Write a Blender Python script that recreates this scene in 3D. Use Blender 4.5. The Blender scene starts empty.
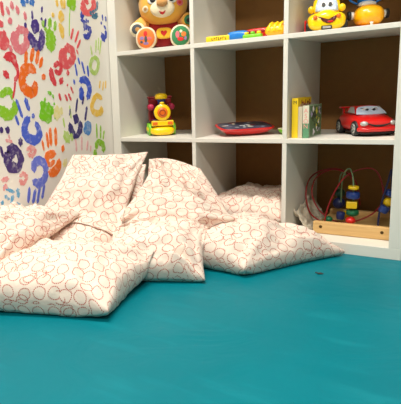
import bpy, bmesh, math, random
from mathutils import Vector, Matrix, noise
from mathutils.bvhtree import BVHTree
PI = math.pi
V = Vector
scn = bpy.context.scene
COL = scn.collection

# ---------------------------------------------------------------- camera
F, PX, PY = 546.176, 102.923, 207.277
CP = V((1.38007, -1.91518, 0.58798))
RX = V((0.80139136, 0.59566352, -0.05437698))
RY = V((0.08107299, -0.19824332, -0.97679412))
RZ = V((-0.59262049, 0.77838587, -0.20716271))
cam = bpy.data.cameras.new('camera')
camo = bpy.data.objects.new('camera', cam)
COL.objects.link(camo)
camo.matrix_world = Matrix(((RX.x, -RY.x, -RZ.x, CP.x), (RX.y, -RY.y, -RZ.y, CP.y), (RX.z, -RY.z, -RZ.z, CP.z), (0, 0, 0, 1)))
cam.sensor_fit = 'HORIZONTAL'; cam.sensor_width = 36
cam.lens = F * 36 / 401
cam.shift_x = (200.5 - PX) / 401
cam.shift_y = (PY - 202) / 401
cam.clip_start = 0.02
scn.camera = camo
def ray(u, v): return RX * ((u - PX) / F) + RY * ((v - PY) / F) + RZ
def atX(u, v, x): d = ray(u, v); return CP + d * ((x - CP.x) / d.x)
def atY(u, v, y): d = ray(u, v); return CP + d * ((y - CP.y) / d.y)
def atZ(u, v, z): d = ray(u, v); return CP + d * ((z - CP.z) / d.z)

# ---------------------------------------------------------------- materials
def lin(c):
    return tuple((x / 255 / 12.92 if x / 255 <= .04045 else ((x / 255 + .055) / 1.055) ** 2.4) for x in c)
class NT:
    def __init__(s, name):
        s.m = bpy.data.materials.new(name); s.m.use_nodes = True
        s.t = s.m.node_tree; s.b = s.t.nodes['Principled BSDF']
    def n(s, typ, **kw):
        nd = s.t.nodes.new('ShaderNode' + typ)
        for k, v in kw.items(): setattr(nd, k, v)
        return nd
    def link(s, a, b): s.t.links.new(a, b)
    def math(s, op, a, b=None, c=None):
        nd = s.n('Math', operation=op)
        for i, x in enumerate((a, b, c)):
            if x is None: continue
            if isinstance(x, (int, float)): nd.inputs[i].default_value = x
            else: s.link(x, nd.inputs[i])
        return nd.outputs[0]
    def mix(s, f, a, b):
        nd = s.n('Mix', data_type='RGBA')
        for idx, x in ((0, f), (6, a), (7, b)):
            if isinstance(x, (int, float)): nd.inputs[idx].default_value = x
            elif isinstance(x, tuple): nd.inputs[idx].default_value = (*x, 1)
            else: s.link(x, nd.inputs[idx])
        return nd.outputs[2]
MC = {}
def mat(name, rgb, rough=.5, var=.06, scale=18, bump=0, bscale=120, spec=.5, coat=0, sheen=0, metal=0, trans=0):
    if name in MC: return MC[name]
    k = NT(name); c = lin(rgb)
    tc = k.n('TexCoord')
    nz = k.n('TexNoise'); nz.inputs['Scale'].default_value = scale; nz.inputs['Detail'].default_value = 4
    k.link(tc.outputs['Object'], nz.inputs['Vector'])
    a = tuple(min(1, x * (1 + var)) for x in c); b = tuple(x * (1 - var) for x in c)
    k.link(k.mix(nz.outputs['Fac'], b, a), k.b.inputs['Base Color'])
    k.b.inputs['Roughness'].default_value = rough
    k.b.inputs['Specular IOR Level'].default_value = spec
    k.b.inputs['Coat Weight'].default_value = coat
    k.b.inputs['Sheen Weight'].default_value = sheen
    k.b.inputs['Metallic'].default_value = metal
    if trans: k.b.inputs['Transmission Weight'].default_value = trans
    if bump:
        n2 = k.n('TexNoise'); n2.inputs['Scale'].default_value = bscale; n2.inputs['Detail'].default_value = 3
        k.link(tc.outputs['Object'], n2.inputs['Vector'])
        bp = k.n('Bump'); bp.inputs['Strength'].default_value = bump; bp.inputs['Distance'].default_value = .002
        k.link(n2.outputs['Fac'], bp.inputs['Height']); k.link(bp.outputs['Normal'], k.b.inputs['Normal'])
    MC[name] = k.m
    return k.m

def pillow_mat():
    k = NT('cream cotton with dotted rings')
    uv = k.n('TexCoord').outputs['UV']
    wv = k.n('TexNoise'); wv.inputs['Scale'].default_value = 9; k.link(uv, wv.inputs['Vector'])
    base = k.mix(wv.outputs['Fac'], lin((230, 210, 193)), lin((238, 220, 204)))
    col = base
    CELL = .0425
    ring = None; fill = None
    for off, rnd, sparse in (((.13, .37), .3, 0), ((.63, .87), .7, .84)):
        mp = k.n('Mapping'); mp.inputs['Scale'].default_value = (1 / CELL, 1 / CELL, 1); mp.inputs['Location'].default_value = (*off, 0)
        k.link(uv, mp.inputs['Vector'])
        vo = k.n('TexVoronoi', voronoi_dimensions='2D', feature='F1')
        vo.inputs['Scale'].default_value = 1; vo.inputs['Randomness'].default_value = rnd
        k.link(mp.outputs['Vector'], vo.inputs['Vector'])
        d = vo.outputs['Distance']
        sx = k.n('SeparateColor'); k.link(vo.outputs['Color'], sx.inputs[0])
        rad = k.math('MULTIPLY_ADD', sx.outputs[1], .06, .375)
        band = k.math('LESS_THAN', k.math('ABSOLUTE', k.math('SUBTRACT', d, rad)), .035)
        df = k.n('VectorMath', operation='SUBTRACT'); k.link(mp.outputs['Vector'], df.inputs[0]); k.link(vo.outputs['Position'], df.inputs[1])
        sp = k.n('SeparateXYZ'); k.link(df.outputs[0], sp.inputs[0])
        ang = k.math('ARCTAN2', sp.outputs[1], sp.outputs[0])
        dots = k.math('GREATER_THAN', k.math('SINE', k.math('MULTIPLY', ang, 22)), -.5)
        keep = k.math('GREATER_THAN', sx.outputs[2], sparse)
        r = k.math('MULTIPLY', k.math('MULTIPLY', band, dots), keep)
        fl = k.math('MULTIPLY', k.math('MULTIPLY', k.math('LESS_THAN', d, rad), k.math('GREATER_THAN', sx.outputs[0], .66)), keep)
        ring = r if ring is None else k.math('MAXIMUM', ring, r)
        fill = fl if fill is None else k.math('MAXIMUM', fill, fl)
    col = k.mix(k.math('MULTIPLY', fill, .5), col, lin((212, 203, 187)))
    col = k.mix(k.math('MULTIPLY', ring, .95), col, lin((176, 62, 38)))
    k.link(col, k.b.inputs['Base Color'])
    k.b.inputs['Roughness'].default_value = .85; k.b.inputs['Specular IOR Level'].default_value = .2
    k.b.inputs['Sheen Weight'].default_value = .15
    n2 = k.n('TexNoise'); n2.inputs['Scale'].default_value = 20; n2.inputs['Detail'].default_value = 4; k.link(uv, n2.inputs['Vector'])
    bp = k.n('Bump'); bp.inputs['Strength'].default_value = .6; bp.inputs['Distance'].default_value = .008
    k.link(n2.outputs['Fac'], bp.inputs['Height']); k.link(bp.outputs['Normal'], k.b.inputs['Normal'])
    return k.m

def floor_mat():
    k = NT('teal vinyl mat')
    tc = k.n('TexCoord').outputs['Object']
    n1 = k.n('TexNoise'); n1.inputs['Scale'].default_value = 3.2; n1.inputs['Detail'].default_value = 5; k.link(tc, n1.inputs['Vector'])
    mp = k.n('Mapping'); mp.inputs['Scale'].default_value = (2.2, 9, 1); mp.inputs['Rotation'].default_value = (0, 0, .5); k.link(tc, mp.inputs['Vector'])
    n2 = k.n('TexNoise'); n2.inputs['Scale'].default_value = 2; n2.inputs['Detail'].default_value = 6; k.link(mp.outputs[0], n2.inputs['Vector'])
    sm = k.n('MapRange'); sm.inputs[1].default_value = .56; sm.inputs[2].default_value = .74; k.link(n2.outputs['Fac'], sm.inputs[0])
    c = k.mix(n1.outputs['Fac'], lin((0, 103, 115)), lin((0, 118, 130)))
    c = k.mix(k.math('MULTIPLY', sm.outputs[0], .16), c, lin((40, 158, 165)))
    k.link(c, k.b.inputs['Base Color'])
    k.link(k.math('MULTIPLY_ADD', n2.outputs['Fac'], .25, .3), k.b.inputs['Roughness'])
    k.b.inputs['Specular IOR Level'].default_value = .14
    n3 = k.n('TexNoise'); n3.inputs['Scale'].default_value = 5; n3.inputs['Detail'].default_value = 3; n3.inputs['Distortion'].default_value = 1; k.link(tc, n3.inputs['Vector'])
    bp = k.n('Bump'); bp.inputs['Strength'].default_value = .25; bp.inputs['Distance'].default_value = .02
    k.link(n3.outputs['Fac'], bp.inputs['Height']); k.link(bp.outputs['Normal'], k.b.inputs['Normal'])
    return k.m

def paint_mat(name, rgb, pale=0.0):
    key = 'paint ' + name
    if key in MC: return MC[key]
    k = NT(key)
    tc = k.n('TexCoord').outputs['Object']
    n1 = k.n('TexNoise'); n1.inputs['Scale'].default_value = 70; n1.inputs['Detail'].default_value = 5; k.link(tc, n1.inputs['Vector'])
    mr = k.n('MapRange'); mr.inputs[1].default_value = .52 - pale * .2; mr.inputs[2].default_value = .72 - pale * .1; k.link(n1.outputs['Fac'], mr.inputs[0])
    c = lin(rgb); w = lin((240, 235, 225))
    light = tuple(a * .66 + b * .34 for a, b in zip(c, w))
    k.link(k.mix(mr.outputs[0], c, light), k.b.inputs['Base Color'])
    k.b.inputs['Roughness'].default_value = .4
    MC[key] = k.m
    return k.m

def wood_mat():
    k = NT('pale pine')
    tc = k.n('TexCoord').outputs['Object']
    mp = k.n('Mapping'); mp.inputs['Scale'].default_value = (3, 20, 40); k.link(tc, mp.inputs['Vector'])
    n1 = k.n('TexNoise'); n1.inputs['Scale'].default_value = 3; n1.inputs['Detail'].default_value = 5; n1.inputs['Distortion'].default_value = .6; k.link(mp.outputs[0], n1.inputs['Vector'])
    k.link(k.mix(n1.outputs['Fac'], lin((196, 148, 84)), lin((232, 194, 132))), k.b.inputs['Base Color'])
    k.b.inputs['Roughness'].default_value = .5
    return k.m

M_PIL = pillow_mat(); M_FLOOR = floor_mat(); M_WOOD = wood_mat()
M_SHELF = mat('white foil board', (226, 222, 210), .42, .015, 6)
M_BACK = mat('brown hardboard', (140, 96, 44), .75, .12, 30, .2)
M_WALL = mat('cream painted wall', (240, 235, 224), .55, .02, 5, .15, 60)
YEL = mat('yellow plastic', (252, 208, 8), .3, .03, coat=.3)
AMB = mat('amber plastic', (252, 178, 10), .3, .03, coat=.3)
RED = mat('red plastic', (205, 22, 20), .28, .04, coat=.4)
DRED = mat('dark red plastic', (150, 16, 26), .4, .05)
BLUE = mat('blue plastic', (28, 62, 140), .35, .05)
SKY = mat('sky blue plastic', (20, 120, 205), .35, .05)
GRN = mat('lime green plastic', (120, 195, 40), .35, .05)
DGRN = mat('dark green paint', (20, 110, 70), .4, .05)
ORA = mat('orange plastic', (232, 110, 25), .35, .06)
PUR = mat('purple plastic', (96, 40, 96), .4, .05)
BLK = mat('black rubber', (22, 20, 20), .5, .1)
WHT = mat('white plastic', (235, 234, 228), .35, .02)
GLS = mat('pale blue window plastic', (196, 212, 232), .25, .03)
SIL = mat('silver plastic', (190, 190, 186), .3, .05, metal=.4)

# ---------------------------------------------------------------- mesh helpers
def obj(name, bm, m, parent=None, smooth=True, bevel=0, sub=0, recalc=True):
    if recalc: bmesh.ops.recalc_face_normals(bm, faces=bm.faces)
    me = bpy.data.meshes.new(name); bm.to_mesh(me); bm.free()
    for p in me.polygons: p.use_smooth = smooth
    me.materials.append(m)
    o = bpy.data.objects.new(name, me); COL.objects.link(o)
    if parent: o.parent = parent
    if bevel:
        b = o.modifiers.new('bevel', 'BEVEL'); b.width = bevel; b.segments = 2; b.limit_method = 'ANGLE'; b.angle_limit = .7
        if smooth:
            try: me.set_sharp_from_angle(angle=.7)
            except Exception: pass
    if sub:
        s = o.modifiers.new('sub', 'SUBSURF'); s.levels = sub; s.render_levels = sub
    return o
def tag(o, label, cat, group=None):
    o['label'] = label; o['category'] = cat
    if group: o['group'] = group
    return o
def thing(name, label, cat, loc=(0, 0, 0), rz=0, group=None):
    o = bpy.data.objects.new(name, None); COL.objects.link(o)
    o.empty_display_size = .02
    o.location = loc; o.rotation_euler = (0, 0, rz)
    return tag(o, label, cat, group)
def lab(o, s): o['label'] = s; return o
def box(bm, x0, x1, y0, y1, z0, z1, M=None):
    vs = [bm.verts.new((x, y, z)) for x in (x0, x1) for y in (y0, y1) for z in (z0, z1)]
    if M is not None:
        for v in vs: v.co = M @ v.co
    for f in ((0, 1, 3, 2), (4, 6, 7, 5), (0, 4, 5, 1), (2, 3, 7, 6), (0, 2, 6, 4), (1, 5, 7, 3)):
        bm.faces.new([vs[i] for i in f])
    return bm
def ell(bm, c, r, M=None, u=20, v=14, p=1.0):
    g = bmesh.ops.create_uvsphere(bm, u_segments=u, v_segments=v, radius=1)
    r = (r, r, r) if isinstance(r, (int, float)) else r
    for w in g['verts']:
        q = w.co
        if p != 1.0: q = V([math.copysign(abs(a) ** p, a) for a in q])
        q = V((q.x * r[0], q.y * r[1], q.z * r[2]))
        w.co = (M @ q if M is not None else q) + V(c)
    return bm
def lathe(bm, prof, c=(0, 0, 0), axis='Z', n=28):
    rings = []
    for (r, h) in prof:
        rr = []
        for i in range(n):
            a = 2 * PI * i / n
            p = (r * math.cos(a), r * math.sin(a), h)
            if axis == 'X': p = (p[2], p[0], p[1])
            if axis == 'Y': p = (p[0], p[2], p[1])
            rr.append(bm.verts.new(V(p) + V(c)))
        rings.append(rr)
    for a, b in zip(rings, rings[1:]):
        for i in range(n): bm.faces.new((a[i], a[(i + 1) % n], b[(i + 1) % n], b[i]))
    bm.faces.new(rings[0]); bm.faces.new(rings[-1])
    return bm
def smoothpts(pts, n=8, closed=False):
    P = [V(p) for p in pts]; out = []
    m = len(P); rng = range(m if closed else m - 1)
    g = (lambda i: P[i % m]) if closed else (lambda i: P[max(0, min(m - 1, i))])
    for i in rng:
        a, b, c, d = g(i - 1), g(i), g(i + 1), g(i + 2)
        for j in range(n):
            t = j / n
            out.append(.5 * ((2 * b) + (c - a) * t + (2 * a - 5 * b + 4 * c - d) * t * t + (3 * b - a - 3 * c + d) * t ** 3))
    if not closed: out.append(P[-1])
    return out
def tube(bm, pts, r, n=10, closed=False):
    rings = []; up = V((0.1, .2, 1)).normalized()
    N = len(pts)
    for i, p in enumerate(pts):
        a = pts[(i - 1) % N] if (closed or i > 0) else pts[i]
        b = pts[(i + 1) % N] if (closed or i < N - 1) else pts[i]
        t = (b - a).normalized()
        x = t.cross(up)
        if x.length < 1e-4: x = t.cross(V((1, 0, 0)))
        x.normalize(); up = x.cross(t).normalized()
        rad = r(i / max(1, N - 1)) if callable(r) else r
        rings.append([bm.verts.new(p + x * rad * math.cos(2 * PI * k / n) + up * rad * math.sin(2 * PI * k / n)) for k in range(n)])
    seq = list(zip(rings, rings[1:])) + ([(rings[-1], rings[0])] if closed else [])
    for a, b in seq:
        for k in range(n): bm.faces.new((a[k], a[(k + 1) % n], b[(k + 1) % n], b[k]))
    if not closed: bm.faces.new(rings[0]); bm.faces.new(rings[-1])
    return bm
def loft(bm, secs, n=28):
    """sections (y, half_width, z_bottom, z_top, exponent) along Y"""
    rings = []
    for (y, hw, zb, zt, e) in secs:
        zc, hz = (zb + zt) / 2, (zt - zb) / 2; rr = []
        for i in range(n):
            a = 2 * PI * i / n; c, s = math.cos(a), math.sin(a)
            rr.append(bm.verts.new((hw * math.copysign(abs(c) ** (2 / e), c), y, zc + hz * math.copysign(abs(s) ** (2 / e), s))))
        rings.append(rr)
    for a, b in zip(rings, rings[1:]):
        for i in range(n): bm.faces.new((a[i], a[(i + 1) % n], b[(i + 1) % n], b[i]))
    bm.faces.new(rings[0]); bm.faces.new(rings[-1])
    return bm
def prism(bm, poly, h0, h1, M=None):
    a = [bm.verts.new((x, y, h0)) for x, y in poly]; b = [bm.verts.new((x, y, h1)) for x, y in poly]
    if M is not None:
        for v in a + b: v.co = M @ v.co
    n = len(poly)
    bm.faces.new(a); bm.faces.new(b)
    for i in range(n): bm.faces.new((a[i], a[(i + 1) % n], b[(i + 1) % n], b[i]))
    return bm
def bvh_of(*objs):
    vs, fs = [], []
    for o in objs:
        k = len(vs); vs += [v.co.copy() for v in o.data.vertices]
        fs += [[i + k for i in p.vertices] for p in o.data.polygons]
    return BVHTree.FromPolygons(vs, fs)
def patch(bm, outline, bvh, eps=.0012, back=.003, tilt=None):
    """a filled shape (x, z) laid from the front (-Y) on the surface of a toy"""
    cx = sum(p[0] for p in outline) / len(outline); cz = sum(p[1] for p in outline) / len(outline)
    n = len(outline); K = 4; front, rear = [], []
    def put(x, z):
        h = bvh.ray_cast(V((x, -2, z)), V((0, 1, 0)))
        if h[0] is None:
            q = bvh.find_nearest(V((x, -.1, z))); y = q[0].y
        else: y = h[0].y
        return bm.verts.new((x, y - eps, z)), bm.verts.new((x, y + back, z))
    for k in range(K):
        s = 1 - k / K; f_, r_ = [], []
        for x, z in outline:
            a, b = put(cx + (x - cx) * s, cz + (z - cz) * s); f_.append(a); r_.append(b)
        front.append(f_); rear.append(r_)
    ca, cb = put(cx, cz)
    for R_, c_ in ((front, ca), (rear, cb)):
        for a, b in zip(R_, R_[1:]):
            for i in range(n): bm.faces.new((a[i], a[(i + 1) % n], b[(i + 1) % n], b[i]))
        for i in range(n): bm.faces.new((R_[-1][i], R_[-1][(i + 1) % n], c_))
    for i in range(n): bm.faces.new((front[0][i], front[0][(i + 1) % n], rear[0][(i + 1) % n], rear[0][i]))
    return bm
def circ(cx, cz, rx, rz=None, n=20, rot=0):
    rz = rx if rz is None else rz; out = []
    for i in range(n):
        a = 2 * PI * i / n; x, z = rx * math.cos(a), rz * math.sin(a)
        out.append((cx + x * math.cos(rot) - z * math.sin(rot), cz + x * math.sin(rot) + z * math.cos(rot)))
    return out
def arcshape(pts_top, pts_bot):
    return pts_top + pts_bot[::-1]
B = bmesh.new

# ---------------------------------------------------------------- setting
def struct(name, bm, m):
    o = obj(name, bm, m, smooth=False); o['kind'] = 'structure'; return o
struct('floor', box(B(), -.06, 3.2, -3.4, .5, -.06, 0), M_FLOOR)
wall = struct('wall_left', box(B(), -.06, -.004, -3.4, .5, 0, 2.6), M_WALL)
struct('wall_back', box(B(), -.06, 3.2, .42, .5, 0, 2.6), M_WALL)

# ---------------------------------------------------------------- cube shelf
t_, T_, c_, DEP = .016, .038, .337, .387
xs = []; p = T_
for i in range(3):
    p += c_; xs.append((p, p + (t_ if i < 2 else T_))); p = xs[-1][1]
zs = []; p = T_
for i in range(4):
    p += c_; zs.append((p, p + (t_ if i < 3 else T_))); p = zs[-1][1]
W_, H_ = xs[-1][1], zs[-1][1]
sh = thing('cube_shelf', 'tall white cube shelf with brown back panel standing on the teal floor', 'shelf', (W_ / 2, DEP / 2, 0))
OFF = V((-W_ / 2, -DEP / 2, 0))
def sbox(name, a, b, m=M_SHELF, bv=.0012):
    bm = box(B(), a[0], b[0], a[1], b[1], a[2], b[2]); bm.transform(Matrix.Translation(OFF))
    return obj(name, bm, m, sh, smooth=False, bevel=bv)
sbox('side_panel', (0, 0, T_), (T_, DEP, H_ - T_)); sbox('side_panel', (W_ - T_, 0, T_), (W_, DEP, H_ - T_))
sbox('bottom_panel', (0, 0, 0), (W_, DEP, T_)); sbox('top_panel', (0, 0, H_ - T_), (W_, DEP, H_))
for k in range(3): sbox('shelf_board', (T_, .0006, zs[k][0]), (W_ - T_, DEP, zs[k][1]))
for k in range(4):
    z0 = T_ if k == 0 else zs[k - 1][1]
    for i in range(2): sbox('divider', (xs[i][0], .0012, z0), (xs[i][1], DEP, zs[k][0]))
lab(sbox('back_panel', (.004, DEP, .004), (W_ - .004, DEP + .006, H_ - .004), M_BACK, 0), 'brown back panel')

# ---------------------------------------------------------------- handprints on the left wall
random.seed(4)
hp_n = [0]
def wallpt(u, v):
    q = atX(u, v, -.004); return (q.y, q.z)
def blob_poly(bm, poly, h):
    a = [bm.verts.new((-.0045, y, z)) for y, z in poly]; b = [bm.verts.new((-.004 + h, y, z)) for y, z in poly]
    n = len(poly)
    f = bm.faces.new(b)
    for i in range(n): bm.faces.new((a[i], a[(i + 1) % n], b[(i + 1) % n], b[i]))
    bmesh.ops.triangulate(bm, faces=[f])
def stroke(bm, pts, w, h, seed, rough=.22):
    """one smear of paint: pixel polyline, width in pixels (number or list), tapered round ends, ragged outline"""
    ws = w if isinstance(w, list) else [w] * len(pts)
    if len(pts) >= 5: ws = [x * 1.2 for x in ws]
    elif len(pts) >= 2: ws = [x * 1.1 for x in ws]
    pp = [V((*wallpt(u, v), x * 1.16 / 235)) for (u, v), x in zip(pts, ws)]
    if len(pp) == 1:
        y, z, r = pp[0]; poly = []
        for i in range(26):
            a = 2 * PI * i / 26
            q = r * .5 * (1 + rough * 1.6 * noise.noise(V((math.cos(a) * 1.7, math.sin(a) * 1.7, seed * 3.1))))
            poly.append((y + q * math.cos(a), z + q * 1.15 * math.sin(a)))
        blob_poly(bm, poly, h); return
    sp = smoothpts(pp, 7)
    n = len(sp); L_, R_ = [], []
    for i, q in enumerate(sp):
        a, b = sp[max(0, i - 1)], sp[min(n - 1, i + 1)]
        d = V((b.x - a.x, b.y - a.y)); d = d.normalized() if d.length > 1e-6 else V((0, 1))
        nn = V((-d.y, d.x)); hw = q.z * .5
        l = hw * (1 + rough * 1.5 * noise.noise(V((i * .55, seed * 1.7, 0)))); r = hw * (1 + rough * 1.5 * noise.noise(V((i * .55, seed * 1.7, 9))))
        if i in (0, n - 1): l *= .55; r *= .55
        L_.append(V((q.x, q.y)) + nn * l); R_.append(V((q.x, q.y)) - nn * r)
    d0 = (V((sp[0].x - sp[1].x, sp[0].y - sp[1].y))).normalized() * sp[0].z * .35
    d1 = (V((sp[-1].x - sp[-2].x, sp[-1].y - sp[-2].y))).normalized() * sp[-1].z * .35
    va = [(bm.verts.new((-.004 + h, l.x, l.y)), bm.verts.new((-.004 + h, r.x, r.y))) for l, r in zip(L_, R_)]
    vb = [(bm.verts.new((-.0045, l.x, l.y)), bm.verts.new((-.0045, r.x, r.y))) for l, r in zip(L_, R_)]
    for i in range(n - 1):
        bm.faces.new((va[i][0], va[i + 1][0], va[i + 1][1], va[i][1]))
        bm.faces.new((va[i][0], va[i + 1][0], vb[i + 1][0], vb[i][0])); bm.faces.new((va[i][1], va[i + 1][1], vb[i + 1][1], vb[i][1]))
    for e, dd in ((0, d0), (n - 1, d1)):
        cen = V((sp[e].x, sp[e].y)) + dd
        c0 = bm.verts.new((-.004 + h, cen.x, cen.y)); c1 = bm.verts.new((-.0045, cen.x, cen.y))
        bm.faces.new((va[e][0], va[e][1], c0))
        bm.faces.new((va[e][0], c0, c1, vb[e][0])); bm.faces.new((va[e][1], c0, c1, vb[e][1]))
def hand(cname, rgb, strokes, label, pale=0.0, rough=.22):
    bm = B(); hp_n[0] += 1
    for i, (pts, w) in enumerate(strokes):
        stroke(bm, pts, w, .0007 + .00012 * (i % 9) + .00003 * (hp_n[0] % 7), hp_n[0] * 7.3 + i, rough)
    o = obj('handprint', bm, paint_mat(cname, rgb, pale), wall, smooth=False)
    lab(o, label)
S = lambda *p: list(p)
hand('pink', (226, 122, 132), [(S((18, 29), (25, 31), (27, 38), (25.5, 46), (20, 50), (15.5, 45), (13.5, 39), (15.5, 33)), 5), (S((18, 31), (16.5, 38), (17.5, 46)), 3.5), (S((6.7, 7.4), (8.9, 14)), 2.6), (S((11.2, 2.2), (12.6, 9)), 2.8), (S((16.6, 6.7), (18.1, 13.4)), 2.8), (S((24.5, 12.6), (25.6, 19.3)), 2.5), (S((10, 21)), 4), (S((9.5, 46), (11.5, 51)), 2.5)], 'pink handprint with a pale gap in the palm')
hand('rose', (224, 84, 92), [(S((3.5, 41)), 10), (S((2, 33), (4, 36), (5, 47)), 5), (S((1.2, 2), (2, 9), (3, 15)), 2.6), (S((1, 24)), 4)], 'rose red handprint cut by the left edge')
hand('indigo', (70, 46, 132), [(S((35, 26)), 8), (S((29.5, 33), (31, 38), (34.5, 44), (38, 46.5), (41, 43), (42, 37), (41.5, 31)), [3.5, 5.5, 6, 6, 5.5, 5, 4]), (S((32, 11), (32.3, 19)), 1.6), (S((25.3, 25)), 3), (S((42, 7), (41.6, 12)), 1.6), (S((41.4, 19)), 2), (S((45.5, 19), (44.5, 27)), 1.6), (S((39, 44), (41, 48)), 5)], 'dark purple handprint with a heart shaped gap')
hand('lime', (140, 198, 34), [(S((49.5, 31), (50.5, 38), (50.8, 45), (51, 51)), [7, 10, 10, 4]), (S((50, 19), (49.5, 27)), 3.4), (S((55.2, 22), (54.6, 30)), 2.8), (S((42.6, 21), (44.5, 27)), 3.4), (S((45, 28), (48, 34)), 3)], 'lime green handprint beside the purple one')
hand('gold', (240, 196, 76), [(S((61, 16.5)), 7), (S((59.3, 24), (61.5, 30), (62.6, 38)), [3, 5, 3]), (S((56.5, 0), (57.3, 6)), 2.6), (S((61, 0), (62.6, 8)), 2.8), (S((64, 0), (64.5, 8)), 2.2), (S((53, 15)), 3)], 'golden yellow handprint at the top of the wall', .3)
hand('lime', (140, 198, 34), [(S((71.5, 1)), 12), (S((68, 1), (73, 4), (75, 6)), 4), (S((70, 6), (69.3, 20), (69.2, 36)), .7)], 'lime green handprint with a long drip, cut by the top edge')
hand('coral', (226, 88, 94), [(S((66, 47), (71.5, 50), (73, 57), (69, 64), (64, 64), (61.5, 57), (63.5, 50)), 5.6), (S((66, 48.5), (64.5, 57), (66, 62)), 4.5), (S((73, 29), (71, 39)), 2), (S((78.5, 31), (75, 42)), 1.8), (S((80.3, 40), (77, 48)), 1.8), (S((76.5, 50), (78, 54)), 1.3)], 'coral red handprint with three streaked fingers')
hand('coral2', (230, 92, 98), [(S((82.5, 2), (84, 8), (87, 13), (92, 11), (94, 5), (92, 0)), 4.8), (S((84, 0), (88, 3)), 3.5), (S((81, 7), (84, 14)), 3)], 'coral red ring of a handprint at the top near the shelf')
hand('petrol', (24, 108, 142), [(S((92, 12), (96.5, 9), (97.2, 2)), 2.2), (S((92, 15), (95, 17), (97, 14)), 3.6), (S((90.5, 13)), 3)], 'petrol blue paint marks below the coral ring', .3)
hand('royal', (44, 66, 172), [(S((81.5, 13), (82.5, 18)), 4), (S((81, 20), (85, 22)), 2.4), (S((85, 27)), 5), (S((88.6, 27), (90, 32), (86.8, 37), (83.8, 35)), 3.4), (S((86, 19), (86.5, 23)), 1.5), (S((88, 21.5)), 1.8)], 'royal blue broken handprint left of the shelf', 0, .5)
hand('royal', (44, 66, 172), [(S((102, 34), (104, 40)), [4.5, 5.5]), (S((105.8, 31), (105.6, 38)), 2.8), (S((102.2, 15), (102.6, 20)), 1.5), (S((105.3, 17), (105.8, 21)), 1.8), (S((101.2, 23)), 2), (S((104, 26), (105.6, 29)), 1.8)], 'royal blue handprint tight against the shelf side')
hand('pale lime', (176, 210, 98), [(S((94, 57), (97.5, 60), (98, 67), (95, 73), (91, 70), (90.5, 63), (93, 58)), 3.2), (S((96, 40), (95.5, 52)), 1.4), (S((101, 40), (99.5, 54)), 1.4), (S((90.5, 46), (92, 55)), 1.4), (S((98.4, 38), (98, 50)), 1.2)], 'pale lime handprint with thin finger streaks', .5)
hand('crimson', (216, 54, 66), [(S((5, 57), (11, 57), (15, 63), (17.6, 70), (17.5, 76), (15, 80)), [4.5, 6, 4, 2.4, 2.2, 3.2]), (S((4, 72), (8, 77)), 4), (S((15, 82), (14.3, 90), (12.6, 98)), 1.5)], 'crimson handprint arching near the left edge')
hand('orange', (242, 110, 22), [(S((35, 72), (31, 68), (25, 70), (22.4, 77), (22.6, 85), (27, 91), (33, 92), (35, 86), (34.5, 82)), [4, 6, 7, 5.5, 6, 7, 6, 5, 3]), (S((26.3, 52), (25.6, 63)), 3), (S((33, 49), (31, 61)), 3.2), (S((38.3, 51), (36.3, 63)), 3), (S((42, 58), (39.6, 67)), 2.8), (S((43.5, 77)), 4)], 'bright orange handprint with four finger marks')
hand('red', (216, 62, 74), [(S((54.2, 66), (58, 63.5), (61, 67), (59.5, 73), (55, 71)), 3.2), (S((50.8, 69), (52, 77), (55.5, 85)), [4, 5, 3.4]), (S((62, 79), (60.5, 83)), 4.4), (S((67.8, 73)), 3.6), (S((70.7, 87), (73, 93)), 1.5), (S((68.4, 94), (70.8, 100)), 1.8), (S((65, 95), (67.2, 100.5)), 2), (S((59, 94), (60.6, 100)), 2), (S((67.3, 85)), 1.6)], 'red broken handprint with fingers pointing down')
hand('lime', (140, 198, 34), [(S((1, 96), (6, 91), (11.5, 92)), 4.6), (S((1, 108), (5, 114), (11, 114), (15, 108), (13.8, 102)), [6, 6.5, 6, 5, 3.5]), (S((12, 97)), 3)], 'lime green handprint low at the left edge')
hand('lime2', (120, 198, 22), [(S((47, 112)), 14), (S((44, 106), (47, 118)), 9), (S((51, 107), (52.5, 111)), 4), (S((45, 98), (44.5, 103)), 1.6), (S((48, 92), (51, 94)), 2.4), (S((52.5, 95), (53.5, 98)), 1.4), (S((42, 118)), 3), (S((54, 104)), 1.6), (S((41, 108)), 1.5), (S((55, 118)), 1.8)], 'lime green splat with a ragged edge', 0, .38)
hand('straw', (228, 218, 138), [(S((57, 108), (57, 118)), 7), (S((61, 108), (61.5, 114)), 3)], 'pale straw yellow smear beside the green splat', .6)
hand('cobalt', (56, 88, 200), [(S((80, 81), (84, 79.5), (88, 83), (89.4, 91), (87.6, 98.5)), [4, 5, 5, 4.6, 4]), (S((81, 88), (81.3, 94), (83, 99.5)), [4, 6, 4]), (S((75, 64), (77, 75.5)), 1.7), (S((81.8, 62), (84.5, 73.5)), 1.8), (S((87.4, 66), (88.2, 76)), 1.7), (S((78, 58), (79.4, 64)), 1.5), (S((73.7, 80), (74.5, 84)), 1.6)], 'cobalt blue handprint with long streaked fingers')
hand('gold', (240, 196, 76), [(S((101.5, 98.5), (97, 95.7), (93.5, 100), (91.8, 108), (95.3, 113), (101, 112), (101.2, 107)), [3.4, 4, 4, 4, 4.6, 4.6, 3]), (S((100, 81), (99.3, 88)), 1.5), (S((103.2, 82), (102.6, 90)), 1.5), (S((105.6, 81), (105.4, 88)), 1.4)], 'golden yellow handprint beside the shelf', .2)
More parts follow.
